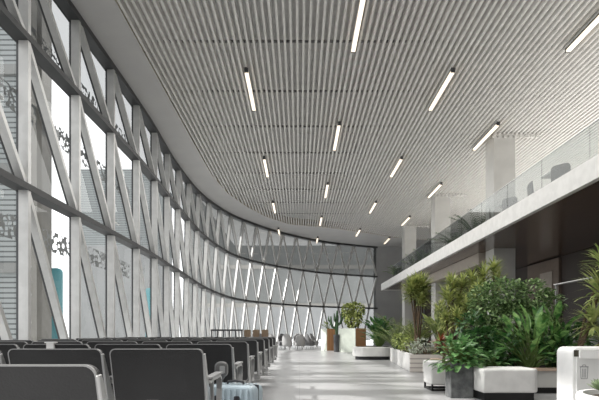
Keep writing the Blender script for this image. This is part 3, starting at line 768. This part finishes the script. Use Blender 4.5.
shrub('low_shrub', (5.0, 8.3, BB), [(at(575, 345, 8.3), (.4, .3, .35)), (at(560, 350, 8.2), (.3, .3, .28))], M['lf_deep'], 'dark low shrub just behind the recycling bin', 'shrub', n=330, L=.13, w=.06)
# succulents
r = thing('succulent', (1.88, 2.62, .61), 'pale green succulents filling the round white pot', 'succulent'); mb = LMB()
for _ in range(34):
    a = rnd(0, 2*PI); q = rnd(0, .22); c = Vector((q*math.cos(a), q*math.sin(a), rnd(.02, .09)))
    for k in range(16): leaf(mb, c, Vector((math.cos(k*2.4), math.sin(k*2.4), .25+k*.08)), .075, .030, up=Vector((0, 0, 1)), fold=.5, curl=-.2)
mb.build('foliage', M['lf_succ'], r)
MB().lathe([(.20, 0), (.20, .012)], 0, 0, 16).build('moss', M['lf_cactus'], r)
# upper level plants
for (x, y, h, lab) in ((7.1, 19.2, 1.5, 'leafy palm on the balcony right behind the nearest column'), (7.0, 21.2, 1.3, 'leafy palm on the balcony beside the middle column'), (6.9, 26.0, 1.2, 'thin leaved plant on the balcony between the two far columns'), (6.6, 27.6, 1.0, 'small plant on the balcony just before the farthest column'), (6.4, 30.9, 1.0, 'spiky plant at the far end of the balcony')):
    fern('balcony_palm', (x, y, ST+.35), 26, h, M['lf_deep'] if y < 22 else M['lf_ficus'], lab, pin=14, pl=.28, pw=.03, el0=.7, el1=1.5)
    p_ = thing('balcony_pot', (x, y, ST), lab.replace('leafy palm', 'dark pot of the leafy palm').replace('thin leaved plant', 'dark pot of the thin leaved plant').replace('small plant', 'dark pot of the small plant').replace('spiky plant', 'dark pot of the spiky plant'), 'pot')
    MB().lathe([(.18, 0), (.24, .34), (.21, .35)], 0, 0, 18).build('pot_body', M['plastic'], p_); MB().lathe([(.2, .30), (.2, .352)], 0, 0, 14).build('soil', M['soil'], p_)

# ------------------------------------------------------------------ outside
tag(MB().box(-120, -4.85, -40, 120, -.3, -.05).build('ground', M['tarmac']), kind='structure')
b_ = thing('office_building', (-13, 14.6, 0), 'grey building clad in horizontal louvres close outside the glass', 'building')
MB().box(-9, 4.9, 0, .9, -.05, 26).build('wall', M['louvre'], b_)
for k in range(8): MB().box(-9, 4.98, -.12, 0, 3.0*k+2.8, 3.0*k+3.1).build('floor_band', M['facade'], b_)
MB().box(4.9, 5.0, -.1, .9, -.05, 26).build('corner_trim', M['outcol'], b_)
b_ = thing('terminal_building', (-18.3, 44, 0), 'distant pale grey building with striped upper floors', 'building')
MB().box(-2.8, 4.5, 0, 8, -.05, 9).build('lower_wall', M['facade_light'], b_)
MB().box(-2.8, 4.5, 0, 8, 9, 16).build('upper_wall', M['louvre'], b_)
b_ = thing('hangar', (6, 75, 0), 'long low grey hall beyond the far glass wall', 'building')
MB().box(-24, 60, 0, 20, -.05, 34).build('wall', M['facade'], b_)
MB().box(-24.3, 60.3, -.4, 20, 34, 35).build('roof_edge', M['outcol'], b_)
MB().box(-24, 60, -.2, 0, -.05, 5).build('lower_wall', M['facade_light'], b_)
MB().box(-24, 60, -.1, 0, 5, 5.6).box(-24, 60, -.1, 0, 11, 11.6).build('wall_band', M['outcol'], b_)
oc = thing('outdoor_column', (-5.75, 10.35, 0), 'beige perforated steel column just outside the glass', 'column')
mb = MB().box(-.14, .14, -.1, .1, -.05, 12); mb.build('shaft', M['outcol'], oc)
hm = MB()
for k in range(16): hm.prism([(.03*math.cos(a*PI/6), 1.2+k*.6+.03*math.sin(a*PI/6)) for a in range(12)], XZ, -.104, -.098)
hm.build('drilled_hole', M['tarmac'], oc)
for (px, py0, py1, wpx, Y, lab) in ((53, 268, 348, 17, 16.0, 'teal vehicle side panel outside the glass, nearer the camera'), (150, 288, 345, 9, 30.0, 'teal vehicle side panel outside, farther along the glass')):
    p0 = at(px, py0, Y); w = wpx*Y/FP
    t_ = thing('teal_hoarding', (p0.x, Y, 0), lab.replace('vehicle side panel', 'hoarding panel'), 'hoarding', 'teal hoardings outside')
    MB().prism(rrect(-w/2, w/2, .15, p0.z, .15, 4), XZ, 0, .1).build('panel', M['teal'], t_)
    for sx in (-.35, .35): MB().box(sx*w-.04, sx*w+.04, .1, .18, -.05, p0.z-.2).build('post', M['outcol'], t_)

fin = MB()  # added fins and slab out of view, casting stripes on the aisle floor
for k in range(5): fin.box(-8.2, -8.0, 3.9+k*1.86-.3, 3.9+k*1.86+.3, -.05, 10.5)
fin.box(-8.25, -7.95, 3.4, 11.8, 10.5, 10.8)
tag(fin.build('added_shadow_fin_1', M['outcol']), kind='structure')
# ------------------------------------------------------------------ light
w = bpy.data.worlds.new('overcast'); scene.world = w; w.use_nodes = True
nt = w.node_tree; bg = nt.nodes['Background']; bg.inputs['Color'].default_value = (.98, .99, 1.0, 1); bg.inputs['Strength'].default_value = 2.2
def light(name, kind, loc, energy, color=(1, 1, 1), rot=None, size=None, sy=None, angle=None):
    L = bpy.data.lights.new(name, kind); L.energy = energy; L.color = color
    if kind == 'AREA': L.shape = 'RECTANGLE'; L.size = size; L.size_y = sy or size
    if angle is not None: L.angle = angle
    o = bpy.data.objects.new(name, L); col.objects.link(o); o.location = loc
    if rot: o.rotation_euler = rot
    return o
d = Vector((1, .03, -.80)).normalized()
light('sun', 'SUN', (-20, 10, 20), 10.0, (1, .97, .93), d.to_track_quat('-Z', 'Y').to_euler(), angle=math.radians(1.5))
light('hall_fill', 'AREA', (.8, 12, TOP-.3), 1300, (1, .975, .94), (0, 0, 0), 7, 26)
light('balcony_fill', 'AREA', (11, 14, ST+.2), 1150, (1, .97, .93), (PI, 0, 0), 5, 26)  # added unseen fill, no fitting: brightens the ceiling from the balcony

# ------------------------------------------------------------------ camera
cam = bpy.data.cameras.new('camera'); co = bpy.data.objects.new('camera', cam); col.objects.link(co)
co.location = (0, 0, CAMH); co.rotation_euler = (PI/2, 0, 0)
cam.sensor_width = 36; cam.lens = 36*FP/599; cam.shift_y = 133/599; cam.clip_end = 400
scene.camera = co
scene.view_settings.view_transform = 'Standard'
try: scene.view_settings.look = 'None'
except Exception: pass
scene.view_settings.exposure = 0.0
try: scene.cycles.use_denoising = True; scene.cycles.max_bounces = 10; scene.cycles.transparent_max_bounces = 24; scene.cycles.sample_clamp_indirect = 4
except Exception: pass
